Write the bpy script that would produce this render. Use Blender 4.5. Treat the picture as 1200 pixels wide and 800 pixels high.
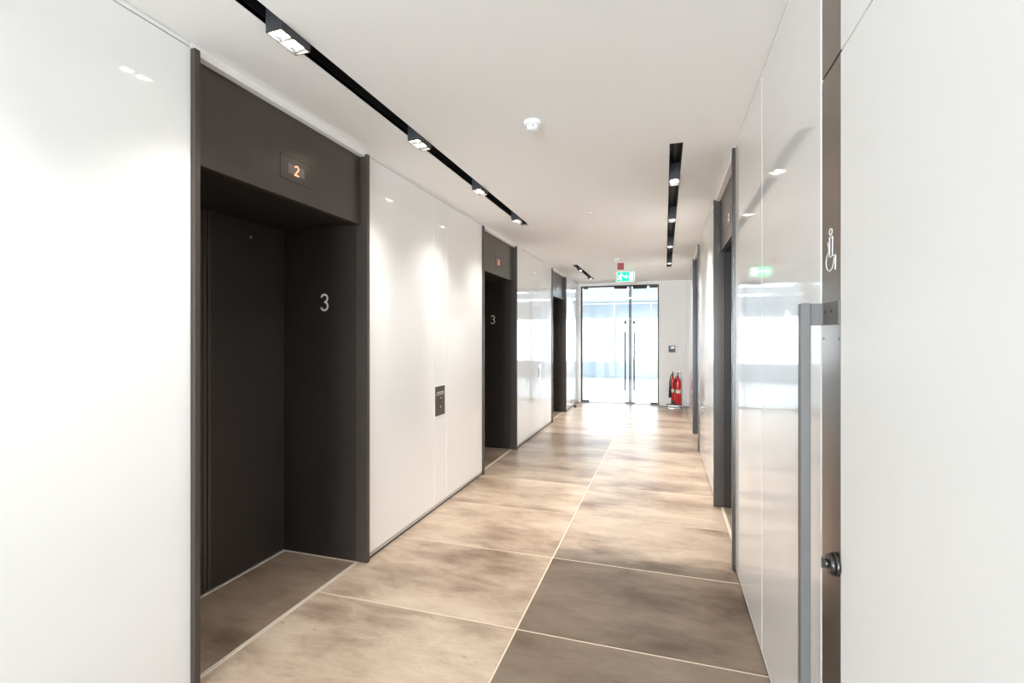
import bpy, bmesh, math, random
from mathutils import Vector, Matrix

for o in list(bpy.data.objects):
    bpy.data.objects.remove(o, do_unlink=True)
S = bpy.context.scene
COL = S.collection
PI = math.pi
random.seed(7)

# ---------------------------------------------------------------- camera
YAW = math.atan(179.0 / 567.0)
cd = bpy.data.cameras.new('camera')
cd.sensor_width = 36.0
cd.lens = 567.0 / 1200.0 * 36.0
cd.shift_y = -5.0 / 1200.0
cd.clip_start = 0.02
cd.clip_end = 200
cam = bpy.data.objects.new('camera', cd)
COL.objects.link(cam)
cam.location = (0, 0, 1.5)
cam.rotation_euler = (PI / 2, 0, YAW)
S.camera = cam

# ---------------------------------------------------------------- world, daylight, rear fill, exposure
S.view_settings.view_transform = 'Standard'
S.view_settings.look = 'None'
S.view_settings.gamma = 1.0
S.view_settings.exposure = 1.64
S.view_settings.use_curve_mapping = False
W = bpy.data.worlds.new('daylight')
S.world = W
W.use_nodes = True
bg = W.node_tree.nodes['Background']
bg.inputs['Color'].default_value = (0.86, 0.93, 1.0, 1)
bg.inputs['Strength'].default_value = 0.5

SPOT_W = 21.5          # each spotlight of the long left slot
SPOT_R = 68.0          # each spotlight of the right slot and of the short slot
REAR_FILL_W = 300.0          # added fill light behind the camera, entering by an unseen window
FAR_W = 105.0           # daylight through the window wall of the room beyond the glass doors


def area(name, loc, rot, sx, sy, power, colour):
    l = bpy.data.lights.new(name, 'AREA')
    l.shape = 'RECTANGLE'
    l.size, l.size_y = sx, sy
    l.energy = power
    l.color = colour
    o = bpy.data.objects.new(name, l)
    COL.objects.link(o)
    o.location = loc
    o.rotation_euler = rot
    return o


area('fill_behind_viewer', (-0.74, -7.25, 1.4), (PI / 2, 0, 0), 2.2, 2.5, REAR_FILL_W, (0.87, 0.945, 1.0))  # fill light added out of view to brighten the corridor from behind
area('daylight_beyond_doors', (-0.9, 19.3, 1.5), (PI / 2, 0, PI), 8.0, 1.9, FAR_W, (0.9, 0.96, 1.0))

# ---------------------------------------------------------------- dimensions (metres)
XL, XR = -1.90, 0.432
ZC = 2.742
Y0, Y1 = -7.0, 11.15
LIFT_W = 1.265
LIFTS_L = [1.535 + LIFT_W / 2 + 3.4 * k for k in range(3)]
LIFTS_R = [3.39 + LIFT_W / 2 + 3.4 * k for k in range(2)]


# ---------------------------------------------------------------- materials
def mat(name, col, rough=0.5, metal=0.0, spec=0.5, coat=0.0, coat_rough=0.03, emit=None, estr=0.0):
    m = bpy.data.materials.new(name)
    m.use_nodes = True
    b = m.node_tree.nodes['Principled BSDF']
    b.inputs['Base Color'].default_value = (*col, 1)
    b.inputs['Roughness'].default_value = rough
    b.inputs['Metallic'].default_value = metal
    b.inputs['Specular IOR Level'].default_value = spec
    b.inputs['Coat Weight'].default_value = coat
    b.inputs['Coat Roughness'].default_value = coat_rough
    if emit:
        b.inputs['Emission Color'].default_value = (*emit, 1)
        b.inputs['Emission Strength'].default_value = estr
    return m


def vary(m, scale, amount, rough_amount=0.0, stretch=(1, 1, 1)):
    """soft procedural variation of colour and roughness"""
    nt = m.node_tree
    b = nt.nodes['Principled BSDF']
    tc = nt.nodes.new('ShaderNodeTexCoord')
    mp = nt.nodes.new('ShaderNodeMapping')
    mp.inputs['Scale'].default_value = stretch
    nz = nt.nodes.new('ShaderNodeTexNoise')
    nz.inputs['Scale'].default_value = scale
    nz.inputs['Detail'].default_value = 5
    nt.links.new(tc.outputs['Object'], mp.inputs[0])
    nt.links.new(mp.outputs[0], nz.inputs['Vector'])
    c = b.inputs['Base Color'].default_value[:3]
    mx = nt.nodes.new('ShaderNodeMix')
    mx.data_type = 'RGBA'
    mx.inputs[6].default_value = (*[v * (1 - amount) for v in c], 1)
    mx.inputs[7].default_value = (*[min(1, v * (1 + amount)) for v in c], 1)
    nt.links.new(nz.outputs['Fac'], mx.inputs[0])
    nt.links.new(mx.outputs[2], b.inputs['Base Color'])
    if rough_amount:
        r = b.inputs['Roughness'].default_value
        mr = nt.nodes.new('ShaderNodeMapRange')
        mr.inputs['To Min'].default_value = max(0, r - rough_amount)
        mr.inputs['To Max'].default_value = r + rough_amount
        nt.links.new(nz.outputs['Fac'], mr.inputs['Value'])
        nt.links.new(mr.outputs[0], b.inputs['Roughness'])
    return m


M = {}
M['white_glass'] = vary(mat('white_back_painted_glass', (0.885, 0.89, 0.89), 0.45, spec=0.3, coat=1.0, coat_rough=0.05), 0.8, 0.012)
M['paint'] = vary(mat('white_ceiling_paint', (0.905, 0.908, 0.905), 0.9, spec=0.2), 1.5, 0.012)
M['wall_paint'] = vary(mat('white_wall_paint', (0.885, 0.888, 0.888), 0.8, spec=0.3), 1.5, 0.012)
M['satin_white'] = vary(mat('satin_white_door', (0.89, 0.89, 0.885), 0.42, spec=0.4), 0.8, 0.01)
M['joint'] = mat('white_joint', (0.9, 0.9, 0.9), 0.4)
M['bronze'] = vary(mat('dark_bronze_sheet', (0.054, 0.042, 0.035), 0.29, spec=0.6), 3.0, 0.08)
M['bronze_dark'] = vary(mat('dark_bronze_door_skin', (0.030, 0.025, 0.022), 0.42, spec=0.45), 3.0, 0.10)
M['bronze_edge'] = vary(mat('bronze_edge_strip', (0.25, 0.20, 0.17), 0.30, metal=1.0), 2.0, 0.10)
M['handle_grey'] = vary(mat('anodised_grey', (0.16, 0.152, 0.148), 0.5, metal=0.15), 30.0, 0.06)
M['black'] = mat('black_powder_coat', (0.012, 0.012, 0.013), 0.5)
M['black_housing'] = mat('black_lamp_housing', (0.045, 0.045, 0.05), 0.45)
M['shadow_gap'] = mat('black_gap_shade', (0.02, 0.02, 0.02), 0.7)  # shade of the recessed gap under the skirting, painted in as black
M['steel'] = vary(mat('brushed_steel', (0.55, 0.55, 0.56), 0.28, metal=1.0), 40.0, 0.05)
M['dark_steel'] = mat('dark_steel', (0.16, 0.155, 0.15), 0.35, metal=0.6)
M['door_fitting'] = mat('dark_door_fitting', (0.045, 0.042, 0.04), 0.55, spec=0.3)
M['lock_metal'] = mat('dark_lock_metal', (0.09, 0.085, 0.08), 0.3, metal=0.8)
M['chrome'] = mat('chrome', (0.8, 0.8, 0.82), 0.08, metal=1.0)
M['aluminium'] = mat('grey_aluminium_skirting', (0.52, 0.50, 0.48), 0.4, metal=0.2)
M['white_print'] = mat('white_lettering', (0.9, 0.9, 0.9), 0.5)
M['cream_print'] = mat('cream_lettering', (0.75, 0.68, 0.60), 0.5)
M['plastic'] = mat('white_plastic', (0.86, 0.87, 0.88), 0.35)
M['grey_plastic'] = mat('grey_slot', (0.3, 0.3, 0.3), 0.5)
M['red'] = vary(mat('red_enamel', (0.62, 0.012, 0.015), 0.25, coat=0.5), 6, 0.05)
M['beacon_red'] = mat('red_plastic', (0.42, 0.018, 0.02), 0.4)
M['rubber'] = mat('black_rubber', (0.02, 0.02, 0.02), 0.6)
M['sign_green'] = mat('lit_green_sign', (0.0, 0.5, 0.2), 0.5, emit=(0.0, 0.72, 0.22), estr=0.75)
M['sign_white'] = mat('lit_white_sign', (0.9, 0.9, 0.9), 0.5, emit=(0.95, 1.0, 0.96), estr=0.75)
M['lamp'] = mat('lit_lamp', (1, 0.95, 0.85), 0.5, emit=(1.0, 0.86, 0.66), estr=14.0)
M['panel_light'] = mat('lit_panel', (0.95, 0.97, 1), 0.5, emit=(0.93, 0.97, 1.0), estr=2.2)
M['digit'] = mat('lit_red_digit', (0.9, 0.2, 0.1), 0.5, emit=(1.0, 0.22, 0.10), estr=1.1)
M['digit_pale'] = mat('lit_pale_digit', (0.9, 0.8, 0.7), 0.5, emit=(1.0, 0.85, 0.7), estr=0.5)
M['screen'] = mat('grey_display_window', (0.17, 0.145, 0.15), 0.3)
M['office_floor'] = mat('pale_office_floor', (0.78, 0.80, 0.82), 0.35)
M['blind'] = mat('pale_blue_blind', (0.80, 0.86, 0.92), 0.8)
M['frame_white'] = mat('white_window_frame', (0.82, 0.84, 0.86), 0.5)
M['reader'] = mat('dark_reader', (0.06, 0.055, 0.055), 0.4)
M['grout'] = vary(mat('cream_grout', (0.68, 0.58, 0.46), 0.8), 9, 0.08)


def glass_mat():
    m = bpy.data.materials.new('clear_glass')
    m.use_nodes = True
    nt = m.node_tree
    nt.nodes.clear()
    out = nt.nodes.new('ShaderNodeOutputMaterial')
    tr = nt.nodes.new('ShaderNodeBsdfTransparent')
    tr.inputs[0].default_value = (0.95, 0.975, 0.985, 1)
    gl = nt.nodes.new('ShaderNodeBsdfGlossy')
    gl.inputs['Roughness'].default_value = 0.01
    fr = nt.nodes.new('ShaderNodeFresnel')
    fr.inputs['IOR'].default_value = 1.45
    mx = nt.nodes.new('ShaderNodeMixShader')
    nt.links.new(fr.outputs[0], mx.inputs[0])
    nt.links.new(tr.outputs[0], mx.inputs[1])
    nt.links.new(gl.outputs[0], mx.inputs[2])
    nt.links.new(mx.outputs[0], out.inputs[0])
    return m


M['glass'] = glass_mat()


def tile_mat():
    """large-format concrete-look tile: cloudy brown stains drawn out across the corridor"""
    m = bpy.data.materials.new('concrete_look_tile')
    m.use_nodes = True
    nt = m.node_tree
    L = nt.links.new
    b = nt.nodes['Principled BSDF']
    tc = nt.nodes.new('ShaderNodeTexCoord')
    oi = nt.nodes.new('ShaderNodeObjectInfo')
    off = nt.nodes.new('ShaderNodeVectorMath')
    off.operation = 'SCALE'
    off.inputs[0].default_value = (37.0, 91.0, 13.0)
    L(oi.outputs['Random'], off.inputs['Scale'])
    add = nt.nodes.new('ShaderNodeVectorMath')
    add.operation = 'ADD'
    L(tc.outputs['Object'], add.inputs[0])
    L(off.outputs[0], add.inputs[1])

    def noise(scale, stretch, detail, rough, dist):
        mp = nt.nodes.new('ShaderNodeMapping')
        mp.inputs['Scale'].default_value = stretch
        L(add.outputs[0], mp.inputs[0])
        n = nt.nodes.new('ShaderNodeTexNoise')
        n.inputs['Scale'].default_value = scale
        n.inputs['Detail'].default_value = detail
        n.inputs['Roughness'].default_value = rough
        n.inputs['Distortion'].default_value = dist
        L(mp.outputs[0], n.inputs['Vector'])
        return n
    big = noise(1.7, (0.75, 1.5, 1), 3, 0.45, 0.25)
    fine = noise(4.5, (0.7, 1.7, 1), 10, 0.66, 0.35)
    grain = noise(38.0, (0.4, 1.6, 1), 5, 0.75, 0.0)
    r1 = nt.nodes.new('ShaderNodeValToRGB')
    e = r1.color_ramp.elements
    e[0].position, e[0].color = 0.24, (0.165, 0.108, 0.075, 1)
    e[1].position, e[1].color = 0.70, (0.58, 0.49, 0.39, 1)
    mid = r1.color_ramp.elements.new(0.47)
    mid.color = (0.425, 0.335, 0.258, 1)
    a1 = nt.nodes.new('ShaderNodeMath')
    a1.operation = 'MULTIPLY_ADD'
    a1.inputs[1].default_value = 0.5
    L(fine.outputs['Fac'], a1.inputs[0])
    a0 = nt.nodes.new('ShaderNodeMath')
    a0.operation = 'MULTIPLY_ADD'
    a0.inputs[1].default_value = 0.66
    a0.inputs[2].default_value = -0.14
    L(big.outputs['Fac'], a0.inputs[0])
    L(a0.outputs[0], a1.inputs[2])
    L(a1.outputs[0], r1.inputs[0])
    g = nt.nodes.new('ShaderNodeMapRange')
    g.inputs['To Min'].default_value = 0.76
    g.inputs['To Max'].default_value = 1.24
    L(grain.outputs['Fac'], g.inputs['Value'])
    mg = nt.nodes.new('ShaderNodeMix')
    mg.data_type = 'RGBA'
    mg.blend_type = 'MULTIPLY'
    mg.inputs[0].default_value = 1.0
    L(r1.outputs[0], mg.inputs[6])
    L(g.outputs[0], mg.inputs[7])
    mt = nt.nodes.new('ShaderNodeMix')
    mt.data_type = 'RGBA'
    mt.blend_type = 'MULTIPLY'
    mt.inputs[0].default_value = 1.0
    L(mg.outputs[2], mt.inputs[6])
    L(oi.outputs['Color'], mt.inputs[7])
    # stain that gathers along one long edge of some tiles (object alpha: 0.5 none, below near edge, above far edge)
    sx = nt.nodes.new('ShaderNodeSeparateXYZ')
    L(tc.outputs['Object'], sx.inputs[0])
    am = nt.nodes.new('ShaderNodeMath')
    am.operation = 'MULTIPLY_ADD'
    am.inputs[1].default_value = -2.0
    am.inputs[2].default_value = 1.0
    L(oi.outputs['Alpha'], am.inputs[0])
    gy = nt.nodes.new('ShaderNodeMath')
    gy.operation = 'MULTIPLY'
    L(sx.outputs['Y'], gy.inputs[0])
    L(am.outputs[0], gy.inputs[1])
    wob = nt.nodes.new('ShaderNodeMath')
    wob.operation = 'MULTIPLY_ADD'
    wob.inputs[1].default_value = 0.35
    wob.inputs[2].default_value = -0.17
    L(fine.outputs['Fac'], wob.inputs[0])
    gs = nt.nodes.new('ShaderNodeMath')
    gs.operation = 'ADD'
    L(gy.outputs[0], gs.inputs[0])
    L(wob.outputs[0], gs.inputs[1])
    sr = nt.nodes.new('ShaderNodeMapRange')
    sr.interpolation_type = 'SMOOTHSTEP'
    sr.inputs['From Min'].default_value = -0.42
    sr.inputs['From Max'].default_value = -0.05
    sr.inputs['To Min'].default_value = 0.42
    sr.inputs['To Max'].default_value = 1.0
    L(gs.outputs[0], sr.inputs['Value'])
    ms = nt.nodes.new('ShaderNodeMix')
    ms.data_type = 'RGBA'
    ms.blend_type = 'MULTIPLY'
    ms.inputs[0].default_value = 1.0
    spk = noise(26.0, (0.6, 1.3, 1), 9, 0.8, 0.3)
    msk = noise(2.6, (0.8, 1.3, 1), 3, 0.5, 0.4)

    def step(n, lo, hi, a, b_):
        q = nt.nodes.new('ShaderNodeMapRange')
        q.interpolation_type = 'SMOOTHSTEP'
        for nm, v in (('From Min', lo), ('From Max', hi), ('To Min', a), ('To Max', b_)):
            q.inputs[nm].default_value = v
        L(n.outputs['Fac'], q.inputs['Value'])
        return q
    q1, q2 = step(spk, 0.54, 0.66, 0.0, 1.0), step(msk, 0.54, 0.66, 0.0, 0.5)
    qm = nt.nodes.new('ShaderNodeMath')
    qm.operation = 'MULTIPLY'
    L(q1.outputs[0], qm.inputs[0])
    L(q2.outputs[0], qm.inputs[1])
    mk = nt.nodes.new('ShaderNodeMix')
    mk.data_type = 'RGBA'
    mk.inputs[7].default_value = (0.12, 0.078, 0.055, 1)
    L(qm.outputs[0], mk.inputs[0])
    L(mt.outputs[2], mk.inputs[6])
    L(mk.outputs[2], ms.inputs[6])
    L(sr.outputs[0], ms.inputs[7])
    L(ms.outputs[2], b.inputs['Base Color'])
    rr = nt.nodes.new('ShaderNodeMapRange')
    rr.inputs['To Min'].default_value = 0.24
    rr.inputs['To Max'].default_value = 0.40
    L(fine.outputs['Fac'], rr.inputs['Value'])
    L(rr.outputs[0], b.inputs['Roughness'])
    b.inputs['Specular IOR Level'].default_value = 0.30
    bp = nt.nodes.new('ShaderNodeBump')
    bp.inputs['Strength'].default_value = 0.03
    bp.inputs['Distance'].default_value = 0.002
    L(fine.outputs['Fac'], bp.inputs['Height'])
    L(bp.outputs[0], b.inputs['Normal'])
    return m


M['tile'] = tile_mat()


# ---------------------------------------------------------------- mesh helpers
def box(bm, x0, x1, y0, y1, z0, z1):
    v = [bm.verts.new((x, y, z)) for z in (z0, z1) for (x, y) in ((x0, y0), (x1, y0), (x1, y1), (x0, y1))]
    for f in ((3, 2, 1, 0), (4, 5, 6, 7), (0, 1, 5, 4), (1, 2, 6, 5), (2, 3, 7, 6), (3, 0, 4, 7)):
        bm.faces.new([v[i] for i in f])


def bevel(bm, w, seg=2):
    bmesh.ops.bevel(bm, geom=list(bm.edges), offset=w, segments=seg, affect='EDGES', profile=0.5)


def cyl(bm, p0, p1, r0, r1=None, n=16, caps=True):
    r1 = r0 if r1 is None else r1
    p0, p1 = Vector(p0), Vector(p1)
    d = (p1 - p0).normalized()
    a = d.orthogonal().normalized()
    c = d.cross(a)
    A, B = [], []
    for i in range(n):
        t = 2 * PI * i / n
        k = a * math.cos(t) + c * math.sin(t)
        A.append(bm.verts.new(p0 + k * r0))
        B.append(bm.verts.new(p1 + k * r1))
    for i in range(n):
        f = bm.faces.new((A[i], A[(i + 1) % n], B[(i + 1) % n], B[i]))
        f.smooth = True
    if caps:
        bm.faces.new(list(reversed(A)))
        bm.faces.new(B)


def lathe(bm, prof, n=24, c=(0, 0)):
    """prof: list of (radius, z) from bottom to top, around a vertical axis at c"""
    rings = []
    for r, z in prof:
        if r < 1e-6:
            rings.append([bm.verts.new((c[0], c[1], z))])
        else:
            rings.append([bm.verts.new((c[0] + r * math.cos(2 * PI * i / n), c[1] + r * math.sin(2 * PI * i / n), z)) for i in range(n)])
    for a, b in zip(rings, rings[1:]):
        for i in range(n):
            j = (i + 1) % n
            if len(a) == 1 and len(b) == 1:
                continue
            if len(a) == 1:
                f = bm.faces.new((a[0], b[j], b[i]))
            elif len(b) == 1:
                f = bm.faces.new((a[i], a[j], b[0]))
            else:
                f = bm.faces.new((a[i], a[j], b[j], b[i]))
            f.smooth = True


def tube(bm, pts, r, n=8, closed=False):
    pts = [Vector(p) for p in pts]
    rings = []
    N = len(pts)
    up = None
    for i, p in enumerate(pts):
        if closed:
            d = pts[(i + 1) % N] - pts[i - 1]
        else:
            d = pts[min(i + 1, N - 1)] - pts[max(i - 1, 0)]
        d.normalize()
        if up is None:
            up = d.orthogonal().normalized()
        a = (up - d * up.dot(d)).normalized()
        up = a
        c = d.cross(a)
        rings.append([bm.verts.new(p + a * r * math.cos(2 * PI * k / n) + c * r * math.sin(2 * PI * k / n)) for k in range(n)])
    pairs = list(zip(rings, rings[1:])) + ([(rings[-1], rings[0])] if closed else [])
    for A, B in pairs:
        for k in range(n):
            f = bm.faces.new((A[k], A[(k + 1) % n], B[(k + 1) % n], B[k]))
            f.smooth = True
    if not closed:
        bm.faces.new(list(reversed(rings[0])))
        bm.faces.new(rings[-1])


def stroke(bm, pts, width, place, closed=False, thick=0.0015):
    """flat band along a 2-D polyline; place(a, b, h) puts plane point (a, b) raised by h into space"""
    P = [Vector((p[0], p[1])) for p in pts]
    N = len(P)
    lo, hi = [], []
    for i, p in enumerate(P):
        if closed:
            d0, d1 = (p - P[i - 1]).normalized(), (P[(i + 1) % N] - p).normalized()
        else:
            d0 = (p - P[i - 1]).normalized() if i else (P[1] - p).normalized()
            d1 = (P[i + 1] - p).normalized() if i < N - 1 else d0
        n0, n1 = Vector((-d0.y, d0.x)), Vector((-d1.y, d1.x))
        n = (n0 + n1)
        n = n.normalized() if n.length > 1e-4 else n0
        k = width / 2 / max(0.45, n.dot(n0))
        lo.append(p - n * k)
        hi.append(p + n * k)
    V = [[bm.verts.new(place(q.x, q.y, h)) for q in side] for h in (0, thick) for side in (lo, hi)]
    l0, h0, l1, h1 = V
    rng = range(N if closed else N - 1)
    for i in rng:
        j = (i + 1) % N
        bm.faces.new((l1[i], l1[j], h1[j], h1[i]))
        bm.faces.new((l0[i], h0[i], h0[j], l0[j]))
        bm.faces.new((l0[i], l0[j], l1[j], l1[i]))
        bm.faces.new((h0[i], h1[i], h1[j], h0[j]))
    if not closed:
        bm.faces.new((l0[0], l1[0], h1[0], h0[0]))
        bm.faces.new((l0[-1], h0[-1], h1[-1], l1[-1]))


def poly(bm, pts, place, thick=0.0015):
    A = [bm.verts.new(place(a, b, 0)) for a, b in pts]
    B = [bm.verts.new(place(a, b, thick)) for a, b in pts]
    bm.faces.new(B)
    bm.faces.new(list(reversed(A)))
    for i in range(len(pts)):
        j = (i + 1) % len(pts)
        bm.faces.new((A[i], A[j], B[j], B[i]))


def obj(name, bm, m, parent=None):
    bmesh.ops.recalc_face_normals(bm, faces=list(bm.faces))
    me = bpy.data.meshes.new(name)
    bm.to_mesh(me)
    bm.free()
    me.materials.append(M[m] if isinstance(m, str) else m)
    o = bpy.data.objects.new(name, me)
    COL.objects.link(o)
    if parent:
        o.parent = parent
    return o


def bx(name, m, parent, x0, x1, y0, y1, z0, z1, bev=0.0, seg=2):
    bm = bmesh.new()
    box(bm, x0, x1, y0, y1, z0, z1)
    if bev:
        bevel(bm, bev, seg)
    return obj(name, bm, m, parent)


def thing(name, label, cat, loc=(0, 0, 0), rotz=0, group=None):
    o = bpy.data.objects.new(name, None)
    COL.objects.link(o)
    o.empty_display_size = 0.1
    o.location = loc
    o.rotation_euler = (0, 0, rotz)
    o['label'] = label
    o['category'] = cat
    if group:
        o['group'] = group
    return o


def tag(o, label, cat, group=None):
    o['label'] = label
    o['category'] = cat
    if group:
        o['group'] = group
    return o


def struct(o, label, cat):
    o['kind'] = 'structure'
    o['label'] = label
    o['category'] = cat
    return o


def dup(root, loc, rotz, label):
    r = root.copy()
    COL.objects.link(r)
    r.location = loc
    r.rotation_euler = (0, 0, rotz)
    r['label'] = label
    for ch in list(root.children):
        c = ch.copy()
        COL.objects.link(c)
        c.parent = r
        for g in list(ch.children):
            d = g.copy()
            COL.objects.link(d)
            d.parent = c
    return r


def spans(lo, hi, cuts):
    out, y = [], lo
    for a, b in sorted(cuts):
        if a > y:
            out.append((y, a))
        y = b
    out.append((y, hi))
    return out


# ---------------------------------------------------------------- floor
bm = bmesh.new()
box(bm, -2.75, 1.30, Y0 - 0.1, Y1 + 0.2, -0.10, -0.0015)
floor = struct(obj('floor', bm, 'grout'), 'large brown concrete-look floor tiles with cream joints down the corridor', 'floor')

PITCH = 0.845
rows = [2.38 + PITCH * k for k in range(-12, 11)]
edges_y = [Y0] + [y for y in rows if Y0 + 0.1 < y < Y1 - 0.05] + [Y1 + 0.15]
J = 0.0042
TINT = {  # (column, row starting y): how dark the single tile is
    ('R', 0): 0.42, ('R', 1): 0.40, ('R', 2): 0.96, ('R', 3): 0.98, ('R', 4): 0.92, ('L', 1): 1.06, ('L', 0): 1.04,
    ('L', 2): 1.05, ('L', 3): 1.03, ('L', 4): 0.88, ('L', 5): 0.72, ('L', 6): 0.62, ('R', 5): 0.92, ('R', 6): 0.86}

EDGE = {('R', 1): 0.62, ('R', 2): 0.0, ('R', 3): 0.5, ('R', 4): 0.30, ('L', 1): 0.5, ('L', 2): 0.42, ('L', 0): 0.62, ('L', 3): 0.5, ('R', 0): 0.5}


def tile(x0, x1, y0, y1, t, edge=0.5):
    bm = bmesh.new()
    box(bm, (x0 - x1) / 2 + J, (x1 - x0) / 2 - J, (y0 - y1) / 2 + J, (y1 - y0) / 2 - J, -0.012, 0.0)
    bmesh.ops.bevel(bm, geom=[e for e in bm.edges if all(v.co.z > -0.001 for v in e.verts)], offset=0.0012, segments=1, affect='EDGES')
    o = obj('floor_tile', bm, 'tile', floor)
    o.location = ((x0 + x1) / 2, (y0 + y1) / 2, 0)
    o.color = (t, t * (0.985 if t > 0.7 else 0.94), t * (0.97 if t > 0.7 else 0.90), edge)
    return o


for i, (ya, yb) in enumerate(zip(edges_y, edges_y[1:])):
    k = round((ya - 2.38) / PITCH) + 1
    for c, x0, x1 in (('L', -1.95, -0.728), ('R', -0.728, 0.475)):
        tile(x0, x1, ya, yb, TINT.get((c, k), random.uniform(0.78, 0.96)), EDGE.get((c, k), random.choice((0.5, 0.5, 0.35, 0.65, 0.25))))
for yc in LIFTS_L:
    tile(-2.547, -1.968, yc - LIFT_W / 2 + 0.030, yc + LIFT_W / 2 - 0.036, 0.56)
for yc in LIFTS_R:
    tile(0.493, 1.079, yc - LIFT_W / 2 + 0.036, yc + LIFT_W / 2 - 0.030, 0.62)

# ---------------------------------------------------------------- ceiling with slots
SLOTS = [(-1.512, -1.432, -1.3, 5.18), (-1.512, -1.432, 8.25, 10.38), (0.030, 0.112, 3.27, 8.97)]
bm = bmesh.new()
ZT = ZC + 0.02
ya, yb = Y0 - 0.1, Y1 + 0.05
for x0, x1 in ((-2.0, -1.512), (-1.432, 0.030), (0.112, 0.56)):
    box(bm, x0, x1, ya, yb, ZC, ZT)
for s0, s1, sl in ((-1.512, -1.432, SLOTS[:2]), (0.030, 0.112, SLOTS[2:])):
    for p, q in spans(ya, yb, [(s[2], s[3]) for s in sl]):
        box(bm, s0, s1, p, q, ZC, ZT)
ceiling = struct(obj('ceiling', bm, 'paint'), 'plain white ceiling cut by narrow black lighting slots', 'ceiling')


# ---------------------------------------------------------------- side walls
def wall(name, side, lifts, seams_extra, label, handles=()):
    """side -1: left wall (front face at XL, facing +X); +1: right wall"""
    s = -side            # direction into the corridor
    X = XL if side < 0 else XR
    cuts = [(y - LIFT_W / 2, y + LIFT_W / 2) for y in lifts]
    bm = bmesh.new()

    def b(bm, d0, d1, y0, y1, z0, z1):      # d: depth behind the face plane
        xa, xb = X - s * d0, X - s * d1
        box(bm, min(xa, xb), max(xa, xb), y0, y1, z0, z1)
    for p, q in spans(Y0, Y1, cuts):
        b(bm, 0.022, 0.10, p, q, 0.0, ZC)
    for p, q in cuts:
        b(bm, 0.0, 0.10, p + 0.001, q - 0.001, 2.7175, 2.7385)
        b(bm, 0.0, 0.10, p + 0.030, q - 0.030, 2.700, 2.7175)
        b(bm, 0.004, 0.10, p, q, 2.7385, ZC)
    w = struct(obj(name, bm, 'wall_paint'), label, 'wall')
    g = 0.005
    for p, q in spans(Y0, Y1, cuts):
        inner = [y for y in seams_extra if p < y < q]
        ys = [p] + inner + [q]
        for i, (a, c) in enumerate(zip(ys, ys[1:])):
            if side > 0 and a > 0.5 and c < 1.7:        # the accessible door fills this bay
                continue
            bm2 = bmesh.new()
            b(bm2, 0.0, 0.012, a + (g if i else 0.001), c - (g if i < len(ys) - 2 else 0.001), 0.042, 2.716)
            bevel(bm2, 0.0018, 1)
            pn = obj('glass_panel', bm2, 'white_glass', w)
            for hy in handles:
                if a < hy < c:
                    bm3 = bmesh.new()
                    b(bm3, -0.042, -0.030, hy - 0.022, hy + 0.022, 0.812, 1.080)
                    b(bm3, -0.030, 0.0, hy - 0.008, hy + 0.008, 0.850, 0.866)
                    b(bm3, -0.030, 0.0, hy - 0.008, hy + 0.008, 1.030, 1.046)
                    h = obj('pull_handle', bm3, 'steel', pn)
                    h['label'] = 'steel pull handle'
        for y in inner:
            bm2 = bmesh.new()
            b(bm2, 0.003, 0.022, y - g, y + g, 0.042, 2.716)
            obj('joint_strip', bm2, 'joint', w)
    # recessed trim under the ceiling
    bm = bmesh.new()
    for p, q in spans(Y0, Y1, cuts):
        b(bm, 0.002, 0.022, p, q, 2.722, 2.738)
    n = 1 if side < 0 else 2
    struct(obj('trim_%d' % n, bm, 'joint'), 'white trim strip where the %s wall meets the ceiling' % ('left' if side < 0 else 'right'), 'trim')
    bm = bmesh.new()
    bm2 = bmesh.new()
    for p, q in spans(Y0, Y1, cuts):
        b(bm, 0.003, 0.022, p, q, 0.016, 0.040)
        b(bm2, 0.010, 0.022, p, q, 0.0, 0.016)
    nm = 'left' if side < 0 else 'right'
    base = struct(obj('baseboard_' + nm, bm, 'aluminium' if side < 0 else 'joint'), 'slim skirting strip along the foot of the %s wall' % nm, 'baseboard')
    pl = obj('gap_shade', bm2, 'shadow_gap', base)  # recessed strip coloured black for the shade in the gap
    pl['label'] = 'black strip for the shade in the gap under the skirting'
    return w


wl = wall('wall_left', -1, LIFTS_L, [-5.6, -3.6, -1.6, -0.2, 3.78, 4.03, 7.455], 'left corridor wall of glossy white glass panels between lifts', handles=[7.41])
DOOR_A, DOOR_B = 0.62, 1.604
wr = wall('wall_right', 1, LIFTS_R, [-5.6, -3.6, -1.6, -0.4, DOOR_A, DOOR_B, 2.499, 5.52, 5.77, 9.3], 'right corridor wall of glossy white glass panels beside the accessible door')

# panels over the accessible door (part of the right wall)
STRIP_B = 1.444
bx('overdoor_panel', 'satin_white', wr, XR, XR + 0.012, DOOR_A + 0.004, STRIP_B, 2.239, 2.716, 0.0015, 1)
bx('overdoor_strip', 'bronze_edge', wr, XR, XR + 0.012, STRIP_B + 0.001, DOOR_B - 0.006, 2.239, 2.716, 0.0015, 1)

# ---------------------------------------------------------------- far wall, near wall
GX0, GX1, GZ = -1.853, -0.124, 2.672
bm = bmesh.new()
box(bm, -2.1, GX0, Y1, Y1 + 0.16, 0, ZC)
box(bm, GX1, 0.6, Y1, Y1 + 0.16, 0, ZC)
box(bm, GX0, GX1, Y1, Y1 + 0.16, GZ, ZC)
struct(obj('wall_far', bm, 'wall_paint'), 'white end wall around the glass doors', 'wall')
bx('baseboard_far', 'wall_paint', None, GX1 + 0.01, XR - 0.002, Y1 - 0.012, Y1, 0.001, 0.10, 0.002, 1)
struct(bpy.data.objects['baseboard_far'], 'white skirting under the card reader on the end wall', 'baseboard')

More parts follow.
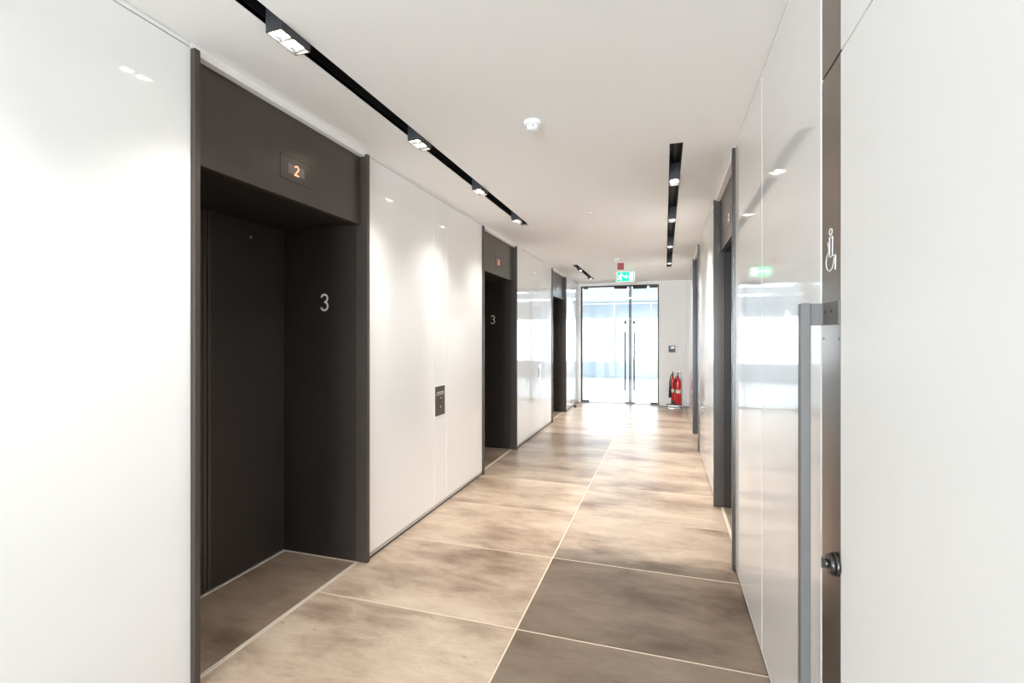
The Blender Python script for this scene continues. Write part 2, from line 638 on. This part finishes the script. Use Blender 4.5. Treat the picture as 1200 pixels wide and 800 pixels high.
bm = bmesh.new()
box(bm, -2.1, -1.86, Y0 - 0.12, Y0, 0, ZC)
box(bm, 0.38, 0.6, Y0 - 0.12, Y0, 0, ZC)
box(bm, -1.86, 0.38, Y0 - 0.12, Y0, 2.68, ZC)
struct(obj('wall_near', bm, 'wall_paint'), 'white wall around the added window behind the viewer', 'wall')
wn = bpy.data.objects.new('window_fill', None)  # unseen window, added as the opening for the rear fill light
COL.objects.link(wn)
struct(wn, 'unseen tall window added behind the viewer to let in fill light', 'window')
for x in (-1.86, -1.11, -0.37, 0.34):
    bx('mullion', 'frame_white', wn, x, x + 0.04, Y0 - 0.09, Y0 - 0.03, 0.04, 2.64)
for z in (0.0, 2.64):
    bx('rail', 'frame_white', wn, -1.86, 0.38, Y0 - 0.09, Y0 - 0.03, z, z + 0.04)
for x0, x1 in ((-1.82, -1.11), (-1.07, -0.37), (-0.33, 0.34)):
    bx('pane', 'glass', wn, x0, x1, Y0 - 0.065, Y0 - 0.055, 0.04, 2.64)

# ---------------------------------------------------------------- bright room beyond the glass doors
bm = bmesh.new()
box(bm, -6, 5, Y1 + 0.2, 19.2, -0.1, -0.001)
struct(obj('floor_office', bm, 'office_floor'), 'pale floor of the bright room beyond the glass doors', 'floor')
bm = bmesh.new()
box(bm, -6, 5, Y1 + 0.16, 19.2, 2.80, 2.84)
struct(obj('ceiling_office', bm, 'paint'), 'white ceiling of the bright room beyond the glass doors', 'ceiling')
for nm, x in (('left', -6.0), ('right', 4.9)):
    bm = bmesh.new()
    box(bm, x, x + 0.1, Y1 + 0.16, 19.2, 0, 2.80)
    struct(obj('wall_office_' + nm, bm, 'wall_paint'), 'white %s side wall of the bright room beyond the doors' % nm, 'wall')
bm = bmesh.new()
box(bm, -6, -2.1, Y1 + 0.06, Y1 + 0.16, 0, 2.8)
box(bm, 0.6, 5, Y1 + 0.06, Y1 + 0.16, 0, 2.8)
struct(obj('wall_office_front', bm, 'wall_paint'), 'white wall of the bright room beside the glass doors', 'wall')
bm = bmesh.new()
box(bm, -5.9, 4.9, 19.0, 19.1, 0, 0.50)
struct(obj('wall_office_far', bm, 'blind'), 'low pale blue upstand wall under the far windows', 'wall')
w2 = bpy.data.objects.new('window_2', None)
COL.objects.link(w2)
struct(w2, 'bright window band of the room seen through the glass doors', 'window')
xs = [-5.9 + 1.35 * k for k in range(9)]
for x in xs[:-1]:
    bx('mullion', 'frame_white', w2, x, x + 0.06, 19.0, 19.08, 0.50, 2.80)
for z in (0.505, 2.2):
    bx('transom', 'frame_white', w2, -5.9, 4.9, 19.005, 19.075, z, z + 0.05)
for a, b_ in zip(xs, xs[1:]):
    bx('pane', 'glass', w2, a + 0.06, b_, 19.03, 19.04, 0.56, 2.19)
for k, (a, b_) in enumerate(zip(xs, xs[1:])):
    o = bx('roller_blind', 'blind', None, a + 0.02, b_ - 0.02, 18.93, 18.94, 2.26, 2.785, 0.003, 1)
    bmb = bmesh.new()
    cyl(bmb, (a + 0.02, 18.935, 2.255), (b_ - 0.02, 18.935, 2.255), 0.012, n=8)
    obj('bottom_bar', bmb, 'frame_white', o)
    tag(o, '%s pale blue roller blind from the left, in the room beyond the doors' % ('first', 'second', 'third', 'fourth', 'fifth', 'sixth', 'seventh', 'eighth')[k], 'blind', 'roller blinds in the room beyond the doors')


for k, (x, y) in enumerate(((-3.6, 13.2), (-1.5, 13.2), (0.6, 13.2), (-3.6, 16.2), (-1.5, 16.2), (0.6, 16.2))):
    t = thing('ceiling_light', '%s white ceiling light panel of the %s row beyond the glass doors' % (('left', 'middle', 'right')[k % 3], ('nearer', 'farther')[k // 3]), 'ceiling light', (x, y, 2.80), 0, 'light panels beyond the glass doors')
    bx('frame', 'frame_white', t, -0.62, 0.62, -0.32, 0.32, -0.02, 0.0, 0.003, 1)
    bx('diffuser', 'panel_light', t, -0.59, 0.59, -0.29, 0.29, -0.026, -0.0205)


# ---------------------------------------------------------------- glyphs
def arc(cx, cy, rx, ry, a0, a1, n=14):
    return [(cx + rx * math.cos(math.radians(a0 + (a1 - a0) * i / n)), cy + ry * math.sin(math.radians(a0 + (a1 - a0) * i / n))) for i in range(n + 1)]


THREE = [arc(0.30, 0.735, 0.235, 0.225, 165, -90), arc(0.30, 0.265, 0.255, 0.245, 90, -165)]
TWO = [arc(0.30, 0.74, 0.22, 0.22, 165, -30, 8) + [(0.08, 0.06), (0.56, 0.06)]]


# ---------------------------------------------------------------- lifts
def make_lift(label):
    """local frame: x = 0 is the wall face, +x into the corridor, origin at floor centre"""
    t = thing('lift_entrance', label, 'lift', group='lift entrances along the corridor')
    h = LIFT_W / 2
    f = 0.028
    for s in (-1, 1):
        bx('side_fin', 'bronze', t, -0.075, 0.019, min(s * (h - f), s * h), max(s * (h - f), s * h), 0.001, 2.716, 0.002, 1)
        bx('jamb', 'bronze_dark', t, -0.675, -0.077, min(s * (h - f), s * h), max(s * (h - f), s * h), 0.003, 2.262)
    hd = bx('header', 'bronze', t, -0.070, -0.034, -h + f + 0.001, h - f - 0.001, 2.25, 2.699, 0.0015, 1)
    bx('soffit', 'bronze_dark', t, -0.675, -0.071, -h + f + 0.001, h - f - 0.001, 2.25, 2.262)
    # indicator: plate standing in a narrow black groove
    zc, zb = 2.478, 2.345
    cx = 0.016
    bx('groove', 'black', hd, -0.0345, -0.0335, -0.121 + cx, 0.121 + cx, zb, zc)
    ip = bx('indicator_plate', 'bronze', t, -0.036, -0.0325, -0.1165 + cx, 0.1165 + cx, zb + 0.0045, zc - 0.0045, 0.0006, 1)
    bx('display_window', 'screen', ip, -0.0325, -0.0318, -0.060 + cx, 0.060 + cx, 2.388, 2.438)
    bm = bmesh.new()
    for p in TWO:
        stroke(bm, [(a * 0.062 - 0.018 + cx, b * 0.056 + 2.385) for a, b in p], 0.0075, lambda a, b, k: (-0.0318 + k, a, b), thick=0.001)
    dg = obj('digit', bm, 'digit', ip)
    dg['label'] = 'lit red figure 2'
    # doors
    for s in (-1, 1):
        bm = bmesh.new()
        a, b = sorted((s * 0.004, s * (h - f - 0.001)))
        box(bm, -0.690, -0.660, a, b, 0.010, 2.249)
        bevel(bm, 0.0015, 1)
        d = obj('door_leaf', bm, 'bronze_dark', t)
        a, b = sorted((s * 0.004, s * 0.022))
        bx('leaf_edge', 'bronze', d, -0.660, -0.657, a, b, 0.012, 2.247, 0.001, 1)
        if s > 0:
            bm = bmesh.new()
            cyl(bm, (-0.660, 0.315, 2.148), (-0.6565, 0.315, 2.148), 0.011, 0.010, n=16)
            kh = obj('release_keyhole', bm, 'steel', d)
            kh['label'] = 'small round steel keyhole'
    bx('door_gap', 'black', t, -0.700, -0.692, -h, h, 0.0, 2.262)
    bx('sill', 'aluminium', t, -0.6595, -0.647, -h + f, h - f, -0.004, 0.004)
    bx('threshold_strip', 'aluminium', t, -0.064, -0.055, -h + f + 0.002, h - f - 0.002, -0.004, 0.0012)
    bm = bmesh.new()
    for p in THREE:
        stroke(bm, [(-0.354 + a * 0.108, 1.682 + b * 0.114) for a, b in p], 0.0125, lambda a, b, k: (a, h - f - k, b), thick=0.002)
    nm = obj('floor_number', bm, 'white_print', t)
    nm['label'] = 'white figure 3'
    return t


lab = ['nearest lift entrance on the left, dark bronze with a lit 2 and white 3',
       'middle lift entrance on the left wall, beyond the call button panel',
       'farthest lift entrance on the left wall, nearest the glass doors',
       'nearer lift entrance on the right wall, dark bronze frame and header',
       'farther lift entrance on the right wall, nearest the fire extinguishers']
l0 = make_lift(lab[0])
l0.location = (XL, LIFTS_L[0], 0)
rest = [dup(l0, (XL, y, 0), 0, lab[1 + k]) for k, y in enumerate(LIFTS_L[1:])]
rest += [dup(l0, (XR, y, 0), PI, lab[3 + k]) for k, y in enumerate(LIFTS_R)]
for t in rest[1:]:
    for ch in t.children:
        for g in ch.children:
            if g.name.startswith('digit'):
                g.material_slots[0].link = 'OBJECT'
                g.material_slots[0].material = M['digit_pale']
                g['label'] = 'pale lit figure 2'

# ---------------------------------------------------------------- accessible door on the right wall
d2 = bpy.data.objects.new('door_2', None)
COL.objects.link(d2)
d2.location = (XR, DOOR_B, 0)
struct(d2, 'flush white door with dark strip, wheelchair sign and long pull handle', 'door')
# local: x = 0 door face (corridor at -x), s = distance along -y from the strip's far edge
bx('leaf', 'satin_white', d2, 0.0, 0.040, DOOR_A - DOOR_B + 0.004, STRIP_B - DOOR_B, 0.010, 2.233, 0.0015, 1)
st = bx('edge_strip', 'bronze_edge', d2, 0.0, 0.040, STRIP_B - DOOR_B + 0.001, -0.006, 0.010, 2.233, 0.0015, 1)
st['label'] = 'dark bronze vertical strip'
bm = bmesh.new()
pl = lambda a, b, k: (-k, -a, b)
wd = 0.0032
stroke(bm, arc(0.0947 - 0.010, 1.787, 0.0115, 0.0085, 0, 360, 18)[:-1], wd, pl, closed=True)
OFF = -0.008
stroke(bm, [(0.0827 + OFF, 1.719), (0.0827 + OFF, 1.773), (0.108 + OFF, 1.7712), (0.106 + OFF, 1.7195), (0.130 + OFF, 1.7185), (0.129 + OFF, 1.680)], wd, pl)
stroke(bm, [(0.0827 + OFF, 1.719), (0.106 + OFF, 1.7195)], wd, pl)
stroke(bm, [(0.0677 + OFF, 1.762), (0.078 + OFF, 1.7364), (0.0573 + OFF, 1.722), (0.0517 + OFF, 1.7094), (0.055 + OFF, 1.6975), (0.0643 + OFF, 1.6875), (0.0847 + OFF, 1.6809),
            (0.1046 + OFF, 1.6865), (0.116 + OFF, 1.699), (0.1207 + OFF, 1.7142)], wd, pl)
wc = obj('wheelchair_symbol', bm, 'white_print', st)
wc['label'] = 'white outline wheelchair symbol'
# pull handle
ph = bx('pull_handle', 'handle_grey', d2, -0.060, -0.034, -0.030, 0.0, 0.32, 1.597, 0.002, 2)
ph['label'] = 'long grey square-section pull handle'
for z0 in (0.34, 1.5345):
    bx('bracket_arm', 'handle_grey', ph, -0.034, 0.0, -0.028, -0.008, z0, z0 + 0.0615, 0.001, 1)
    bp = bx('bracket_plate', 'handle_grey', ph, -0.004, 0.0, -0.082, -0.028, z0, z0 + 0.0615, 0.0008, 1)
    bp = bx('bracket_plate', 'handle_grey', ph, -0.0045, 0.0, -0.1585, -0.085, z0, z0 + 0.0615, 0.0008, 1)
    for y in (-0.055, -0.105):
        bm = bmesh.new()
        cyl(bm, (-0.0056, y, z0 + 0.036), (-0.0044, y, z0 + 0.036), 0.0042, n=12)
        obj('screw', bm, 'black', ph)
# lock
bm = bmesh.new()
cyl(bm, (-0.0, -0.138, 0.905), (-0.010, -0.138, 0.905), 0.030, 0.030, n=28)
cyl(bm, (-0.010, -0.138, 0.905), (-0.022, -0.138, 0.905), 0.0275, 0.025, n=28)
lk = obj('lock_rose', bm, 'lock_metal', d2)
lk['label'] = 'round dark metal lock'
bm = bmesh.new()
cyl(bm, (-0.022, -0.138, 0.905), (-0.032, -0.138, 0.905), 0.011, n=16)
box(bm, -0.037, -0.030, -0.142, -0.134, 0.892, 0.918)
obj('thumb_turn', bm, 'lock_metal', lk)
for y in (-0.022, -0.146):
    bm = bmesh.new()
    cyl(bm, (-0.0012, y, 1.496), (0.0, y, 1.496), 0.0035, n=10)
    obj('fixing_screw', bm, 'dark_steel', d2)

# ---------------------------------------------------------------- glass double door at the end
d1 = bpy.data.objects.new('door_1', None)
COL.objects.link(d1)
d1.location = ((GX0 + GX1) / 2, Y1 + 0.05, 0)
struct(d1, 'frameless glass double doors with long bar handles at the corridor end', 'door')
gw = (GX1 - GX0) / 2
mx = -0.743 - (GX0 + GX1) / 2
for a, b, z0, z1 in ((-gw, -gw + 0.030, 0, GZ), (gw - 0.024, gw, 0, GZ), (-gw + 0.030, gw - 0.024, GZ - 0.026, GZ)):
    bx('frame', 'door_fitting', d1, a, b, -0.02, 0.03, z0, z1, 0.001, 1)
for s, a, b, hx in ((-1, -gw + 0.034, mx - 0.005, mx - 0.105), (1, mx + 0.005, gw - 0.028, mx + 0.088)):
    lf = bx('glass_leaf', 'glass', d1, a, b, 0.0, 0.012, 0.012, GZ - 0.032, 0.001, 1)
    e = mx + s * 0.024
    bx('edge_seal', 'door_fitting', lf, min(e, mx + s * 0.003), max(e, mx + s * 0.003), -0.006, 0.018, 0.012, GZ - 0.03)
    hb = bmesh.new()
    cyl(hb, (hx, -0.05, 0.30), (hx, -0.05, 1.62), 0.0145, n=14)
    for z in (0.50, 1.42):
        cyl(hb, (hx, -0.05, z), (hx, 0.0, z), 0.009, n=10)
    k = obj('bar_handle', hb, 'door_fitting', lf)
    k['label'] = 'long round bar handle'
    bx('lock_case', 'door_fitting', lf, hx - 0.022, hx + 0.018, -0.012, 0.024, 1.80, 1.875, 0.003, 1)
    # patch fittings at the pivots and meeting edge
    pa = a if s < 0 else b - 0.15
    bx('pivot_patch', 'door_fitting', lf, pa, pa + 0.15, -0.010, 0.022, 0.010, 0.045, 0.002, 1)
    bx('pivot_patch', 'door_fitting', lf, pa + s * -0.02, pa + 0.13 + (0 if s < 0 else 0.02), -0.010, 0.022, GZ - 0.068, GZ - 0.030, 0.002, 1)
    pa = mx - 0.11 if s < 0 else mx + 0.015
    bx('bottom_bolt', 'door_fitting', lf, pa, pa + 0.09, -0.008, 0.020, 0.010, 0.032, 0.002, 1)
    pa = mx - 0.35 if s < 0 else mx + 0.065
    bx('magnet_lock', 'door_fitting', lf, pa, pa + (0.285 if s < 0 else 0.30), -0.045, 0.0, GZ - 0.085, GZ - 0.027, 0.003, 1)
bx('sill_strip', 'aluminium', d1, -gw, gw, -0.02, 0.03, 0.0, 0.008)


# ---------------------------------------------------------------- recessed tracks and spotlights
def track(i, label):
    x0, x1, y0, y1 = SLOTS[i]
    t = thing('recessed_light_track', label, 'light track', ((x0 + x1) / 2, (y0 + y1) / 2, ZC))
    w, l = (x1 - x0) / 2, (y1 - y0) / 2
    bx('channel_top', 'black', t, -w - 0.003, w + 0.003, -l - 0.003, l + 0.003, 0.115, 0.120)
    for s in (-1, 1):
        a, b = sorted((s * w, s * (w + 0.003)))
        bx('channel_side', 'black', t, a, b, -l - 0.003, l + 0.003, 0.001, 0.115)
        a, b = sorted((s * l, s * (l + 0.003)))
        bx('channel_end', 'black', t, -w, w, a, b, 0.001, 0.115)
    bx('power_rail', 'black_housing', t, -0.012, 0.012, -l + 0.02, l - 0.02, 0.100, 0.115)
    return t


track(0, 'long black recessed lighting slot in the ceiling along the left wall')
track(1, 'short black recessed lighting slot by the glass doors, left of exit sign')
track(2, 'black recessed lighting slot in the ceiling near the right wall')


def spotlight(x, y, label, group, power=SPOT_R):
    zb = 2.705
    t = thing('track_spotlight', label, 'spotlight', (x, y, zb), 0, group)
    w, l, h, k = 0.0375, 0.082, 0.125, 0.004
    bm = bmesh.new()
    box(bm, -w, -w + k, -l, l, 0, h)
    box(bm, w - k, w, -l, l, 0, h)
    box(bm, -w + k, w - k, -l, -l + k, 0, h)
    box(bm, -w + k, w - k, l - k, l, 0, h)
    box(bm, -w + k, w - k, -l + k, l - k, 0.060, h)
    obj('housing', bm, 'black_housing', t)
    for yy in (-0.039, 0.039):
        bm = bmesh.new()
        v = [bm.verts.new((sx * (w - k - 0.001), yy + sy * 0.0375, 0.010)) for sx, sy in ((-1, -1), (1, -1), (1, 1), (-1, 1))]
        q = [bm.verts.new((sx * 0.020, yy + sy * 0.020, 0.052)) for sx, sy in ((-1, -1), (1, -1), (1, 1), (-1, 1))]
        for i in range(4):
            bm.faces.new((v[i], v[(i + 1) % 4], q[(i + 1) % 4], q[i]))
        obj('reflector', bm, 'chrome', t)
        bm = bmesh.new()
        cyl(bm, (0, yy, 0.016), (0, yy, 0.052), 0.026, 0.019, n=16)
        obj('lamp_bulb', bm, 'lamp', t)
    bx('centre_baffle', 'black_housing', t, -w + k, w - k, -0.0012, 0.0012, 0.022, 0.060)
    ld = bpy.data.lights.new('spot_beam', 'SPOT')
    ld.energy = power
    ld.spot_size = math.radians(106)
    ld.spot_blend = 1.0
    ld.shadow_soft_size = 0.05
    ld.color = (1.0, 0.955, 0.90)
    lo = bpy.data.objects.new('spot_beam', ld)
    COL.objects.link(lo)
    lo.parent = t
    lo.location = (0, 0, -0.012)
    return t


SL = [(0.53, 'spotlight in the left slot beside the viewer'),
      (1.615, 'nearest and largest lit spotlight in the left ceiling slot, above the first lift'),
      (2.725, 'second lit spotlight in the left slot, just past the first lift'),
      (3.765, 'third lit spotlight in the left slot, above the call panel'),
      (4.83, 'last lit spotlight at the far end of the long left slot')]
for y, lb in SL:
    spotlight(-1.469, y, lb, 'spotlights in the left slot', SPOT_W)
for y, lb in ((8.78, 'nearer spotlight in the short slot by the glass doors'), (10.05, 'farther spotlight in the short slot by the glass doors')):
    spotlight(-1.471, y, lb, 'spotlights in the short slot')
for y, lb in ((3.98, 'nearest of the four spotlights in the right ceiling slot'), (5.27, 'second nearest spotlight in the right ceiling slot'),
              (6.81, 'third spotlight along the right ceiling slot'), (8.36, 'farthest spotlight at the end of the right ceiling slot')):
    spotlight(0.071, y, lb, 'spotlights in the right slot')


# ---------------------------------------------------------------- ceiling devices
def smoke(x, y, label):
    t = thing('smoke_detector', label, 'smoke detector', (x, y, ZC))
    bm = bmesh.new()
    lathe(bm, [(0, -0.022), (0.046, -0.022), (0.050, -0.018), (0.0515, -0.004), (0.0505, 0.0), (0, 0.0)], 32)
    obj('base', bm, 'plastic', t)
    bm = bmesh.new()
    lathe(bm, [(0, -0.052), (0.026, -0.052), (0.031, -0.048), (0.033, -0.044), (0, -0.044)], 28)
    obj('cap', bm, 'plastic', t)
    bm = bmesh.new()
    lathe(bm, [(0, -0.046), (0.022, -0.046), (0.026, -0.022), (0, -0.022)], 24)
    obj('sensor_chamber', bm, 'grey_plastic', t)
    for i in range(8):
        a = 2 * PI * i / 8
        bm = bmesh.new()
        box(bm, 0.026, 0.036, -0.008, 0.008, -0.046, -0.022)
        for v in bm.verts:
            if v.co.z < -0.03:
                v.co.x -= 0.005
        bmesh.ops.rotate(bm, verts=bm.verts, cent=(0, 0, 0), matrix=Matrix.Rotation(a, 3, 'Z'))
        obj('cage_rib', bm, 'plastic', t)
    return t


smoke(-0.728, 2.70, 'white round smoke detector on the ceiling, nearest and largest')
smoke(-0.721, 7.80, 'small far white smoke detector above the red beacon')
t = thing('sprinkler_cap', 'tiny flat round sprinkler cover in the middle of the ceiling', 'sprinkler', (-0.72, 4.85, ZC))
bm = bmesh.new()
lathe(bm, [(0, -0.006), (0.026, -0.006), (0.029, -0.003), (0.029, 0.0), (0, 0)], 24)
obj('cover', bm, 'plastic', t)
bm = bmesh.new()
lathe(bm, [(0, -0.009), (0.010, -0.009), (0.012, -0.006), (0, -0.006)], 16)
obj('nozzle', bm, 'steel', t)

t = thing('alarm_beacon', 'small red square fire alarm beacon on the ceiling above the exit sign', 'alarm', (-0.676, 7.95, ZC))
bx('base', 'plastic', t, -0.022, 0.022, -0.022, 0.022, -0.052, 0.0, 0.004, 2)
bx('sounder_box', 'beacon_red', t, -0.050, 0.050, -0.040, 0.040, -0.158, -0.052, 0.006, 2)
bm = bmesh.new()
for k in range(3):
    box(bm, -0.030, 0.030, -0.0415, -0.0395, -0.135 + k * 0.022, -0.127 + k * 0.022)
obj('grille', bm, 'reader', t)

# exit sign
t = thing('exit_sign', 'green lit exit sign with running man, arrow and door over the doors', 'sign', (-0.680, 9.0, 2.60))
bx('sign_body', 'plastic', t, -0.170, 0.170, 0.0, 0.030, -0.100, 0.100, 0.004, 2)
fc = bx('sign_face', 'sign_green', t, -0.145, 0.145, -0.0015, 0.0, -0.080, 0.080)
ps = lambda a, b, k: (a, -0.0015 - k, b)
bm = bmesh.new()
poly(bm, arc(-0.072, 0.050, 0.013, 0.013, 0, 342, 12), ps, 0.001)
obj('running_man', bm, 'sign_white', fc)
bm = bmesh.new()
stroke(bm, [(-0.078, 0.032), (-0.100, -0.012)], 0.026, ps, thick=0.001)
stroke(bm, [(-0.100, -0.010), (-0.076, -0.034), (-0.074, -0.068)], 0.016, ps, thick=0.0012)
stroke(bm, [(-0.102, -0.010), (-0.114, -0.038), (-0.134, -0.046)], 0.016, ps, thick=0.0014)
stroke(bm, [(-0.080, 0.030), (-0.050, 0.012), (-0.036, 0.030)], 0.012, ps, thick=0.0016)
stroke(bm, [(-0.084, 0.028), (-0.112, 0.024), (-0.122, -0.002)], 0.012, ps, thick=0.0018)
obj('running_man', bm, 'sign_white', fc)
bm = bmesh.new()
poly(bm, [(-0.028, -0.012), (0.012, -0.012), (0.012, -0.030), (0.046, 0.0), (0.012, 0.030), (0.012, 0.012), (-0.028, 0.012)], ps, 0.001)
obj('arrow', bm, 'sign_white', fc)
bm = bmesh.new()
poly(bm, [(0.066, -0.068), (0.128, -0.068), (0.128, 0.068), (0.066, 0.068)], ps, 0.001)
obj('door_pictogram', bm, 'sign_white', fc)
for x in (-0.10, 0.10):
    bm = bmesh.new()
    cyl(bm, (x, 0.015, 0.099), (x, 0.015, ZC - 2.60), 0.006, n=10)
    obj('hanger', bm, 'plastic', t)

# ---------------------------------------------------------------- small wall fittings
t = thing('call_button_panel', 'dark bronze lift call button panel set in the left wall', 'button panel', (XL, 3.891, 0.94))
bx('face_plate', 'bronze', t, 0.0, 0.006, -0.094, 0.094, -0.128, 0.128, 0.001, 1)
bx('bezel', 'joint', t, -0.004, 0.003, -0.106, 0.112, -0.146, 0.138, 0.001, 1)
pw = lambda a, b, k: (0.006 + k, a, b)
bm = bmesh.new()
for i in range(9):
    x = -0.062 + i * 0.0155
    stroke(bm, [(x, 0.066), (x + 0.004, 0.080), (x + 0.009, 0.066)] if i % 2 else [(x, 0.066), (x, 0.080), (x + 0.009, 0.080), (x + 0.009, 0.067)], 0.0032, pw, thick=0.0008)
stroke(bm, [(-0.082, 0.056), (0.078, 0.056)], 0.005, pw, thick=0.0008)
obj('lettering', bm, 'cream_print', t)['label'] = 'tiny line of cream lettering'
for z, up in ((0.022, 1), (-0.052, -1)):
    bm = bmesh.new()
    cyl(bm, (0.006, 0.0, z), (0.0095, 0.0, z), 0.021, 0.020, n=20)
    bt = obj('button', bm, 'bronze_dark', t)
    bm = bmesh.new()
    stroke(bm, [(-0.012, z - 0.006 * up), (0.0, z + 0.008 * up), (0.012, z - 0.006 * up)], 0.006, lambda a, b, k: (0.0095 + k, a, b), thick=0.0008)
    obj('arrow_mark', bm, 'cream_print', bt)

t = thing('card_reader', 'small dark card reader on the end wall right of the doors', 'card reader', (0.150, Y1, 1.24))
bx('body', 'reader', t, -0.068, 0.068, -0.020, 0.0, -0.068, 0.068, 0.004, 2)
bx('status_light', 'sign_white', t, -0.015, 0.045, -0.0215, -0.0195, 0.022, 0.040)
bx('swipe_slot', 'black', t, -0.055, 0.055, -0.021, -0.0195, -0.030, -0.024)

t = thing('door_stop', 'small black rubber door stop on the floor by the left wall', 'door stop', (-1.83, 10.28, 0))
bm = bmesh.new()
lathe(bm, [(0, 0), (0.030, 0), (0.032, 0.006), (0.026, 0.032), (0.018, 0.040), (0, 0.042)], 20)
obj('rubber_dome', bm, 'rubber', t)
bm = bmesh.new()
cyl(bm, (0, 0, 0.040), (0, 0, 0.0435), 0.007, n=10)
obj('screw', bm, 'steel', t)

# ---------------------------------------------------------------- fire extinguishers on a chrome stand
SX, SY = 0.185, 10.80
t = thing('extinguisher_stand', 'chrome tube floor stand holding the fire extinguishers', 'stand', (SX, SY, 0))
bm = bmesh.new()
for z in (0.014, 0.062):
    pts = []
    for cx, cy, a0 in ((0.11, -0.09, -90), (0.11, 0.07, 0), (-0.11, 0.07, 90), (-0.11, -0.09, 180)):
        pts += [(cx + 0.05 * math.cos(math.radians(a0 + 15 * i)), cy + 0.05 * math.sin(math.radians(a0 + 15 * i)), z) for i in range(7)]
    tube(bm, pts, 0.013, 8, closed=True)
obj('base_loop', bm, 'chrome', t)
for x, y in ((-0.155, -0.01), (0.155, -0.01), (0.0, -0.14), (0.0, 0.12)):
    bm = bmesh.new()
    cyl(bm, (x, y, 0.0), (x, y, 0.07), 0.010, n=10)
    obj('foot', bm, 'dark_steel', t)
bx('shelf', 'dark_steel', t, -0.155, 0.155, -0.09, 0.07, 0.072, 0.078, 0.001, 1)
bm = bmesh.new()
tube(bm, [(0.150, 0.06, 0.0), (0.150, 0.06, 0.66), (0.148, 0.06, 0.72), (0.135, 0.055, 0.765), (0.105, 0.04, 0.775)], 0.011, 8)
obj('upright', bm, 'chrome', t)
bm = bmesh.new()
tube(bm, [(0.150, 0.06, 0.42), (0.150, 0.02, 0.42), (0.140, -0.005, 0.42)], 0.007, 8)
obj('bracket', bm, 'chrome', t)


def extinguisher(name, label, x, y, z, r, h, horn):
    t = thing(name, label, 'fire extinguisher', (x, y, z), 0, 'fire extinguishers on the stand')
    bm = bmesh.new()
    lathe(bm, [(0, 0), (r * 0.9, 0), (r, 0.012), (r, h * 0.82), (r * 0.93, h * 0.88), (r * 0.72, h * 0.94), (r * 0.42, h * 0.98), (r * 0.36, h), (0, h)], 28)
    obj('cylinder', bm, 'red', t)
    bm = bmesh.new()
    lathe(bm, [(r + 0.0012, h * 0.42), (r + 0.0012, h * 0.54)], 28)
    obj('instruction_band', bm, 'cream_print', t)
    bm = bmesh.new()
    cyl(bm, (0, 0, h), (0, 0, h + 0.04), 0.018, 0.015, n=14)
    obj('valve', bm, 'dark_steel', t)
    bm = bmesh.new()
    box(bm, -0.012, 0.012, -0.085, 0.020, h + 0.036, h + 0.046)
    box(bm, -0.011, 0.011, -0.080, 0.020, h + 0.070, h + 0.078)
    for v in bm.verts:
        if v.co.y < -0.05:
            v.co.z += 0.02 if v.co.z > h + 0.06 else -0.008
    box(bm, -0.009, 0.009, 0.0, 0.020, h + 0.046, h + 0.070)
    obj('lever', bm, 'rubber', t)
    s = -1
    bm = bmesh.new()
    if horn:
        tube(bm, [(0, -0.015, h + 0.02), (s * 0.03, -0.03, h + 0.035), (s * (r + 0.012), -0.035, h * 0.97), (s * (r + 0.022), -0.035, h * 0.82)], 0.010, 8)
        obj('hose', bm, 'rubber', t)
        bm = bmesh.new()
        cyl(bm, (s * (r + 0.022), -0.035, h * 0.84), (s * (r + 0.022), -0.035, h * 0.24), 0.013, 0.030, n=16)
        obj('horn', bm, 'rubber', t)
        bm = bmesh.new()
        lathe(bm, [(r + 0.002, 0.002), (r + 0.003, 0.075), (r, 0.078)], 28)
        obj('base_ring', bm, 'rubber', t)
    else:
        tube(bm, [(0, -0.015, h + 0.02), (s * 0.04, -0.05, h + 0.02), (s * (r + 0.004), -0.055, h * 0.88), (s * (r + 0.004), -0.05, h * 0.6), (s * (r - 0.004), -0.048, h * 0.42)], 0.009, 8)
        obj('hose', bm, 'rubber', t)
        bm = bmesh.new()
        lathe(bm, [(r + 0.002, 0.004), (r + 0.003, 0.02)], 28)
        obj('base_ring', bm, 'rubber', t)
    return t


extinguisher('fire_extinguisher', 'large red fire extinguisher in front on the chrome stand', SX + 0.078, SY - 0.02, 0.079, 0.060, 0.58, False)
extinguisher('fire_extinguisher', 'slim red fire extinguisher with black horn, left on the stand', SX - 0.022, SY + 0.03, 0.079, 0.036, 0.60, True)

S.cycles.max_bounces = 14
S.cycles.diffuse_bounces = 8
S.cycles.glossy_bounces = 6
S.cycles.transparent_max_bounces = 12
S.cycles.sample_clamp_indirect = 6.0
S.cycles.caustics_reflective = False
S.cycles.caustics_refractive = False
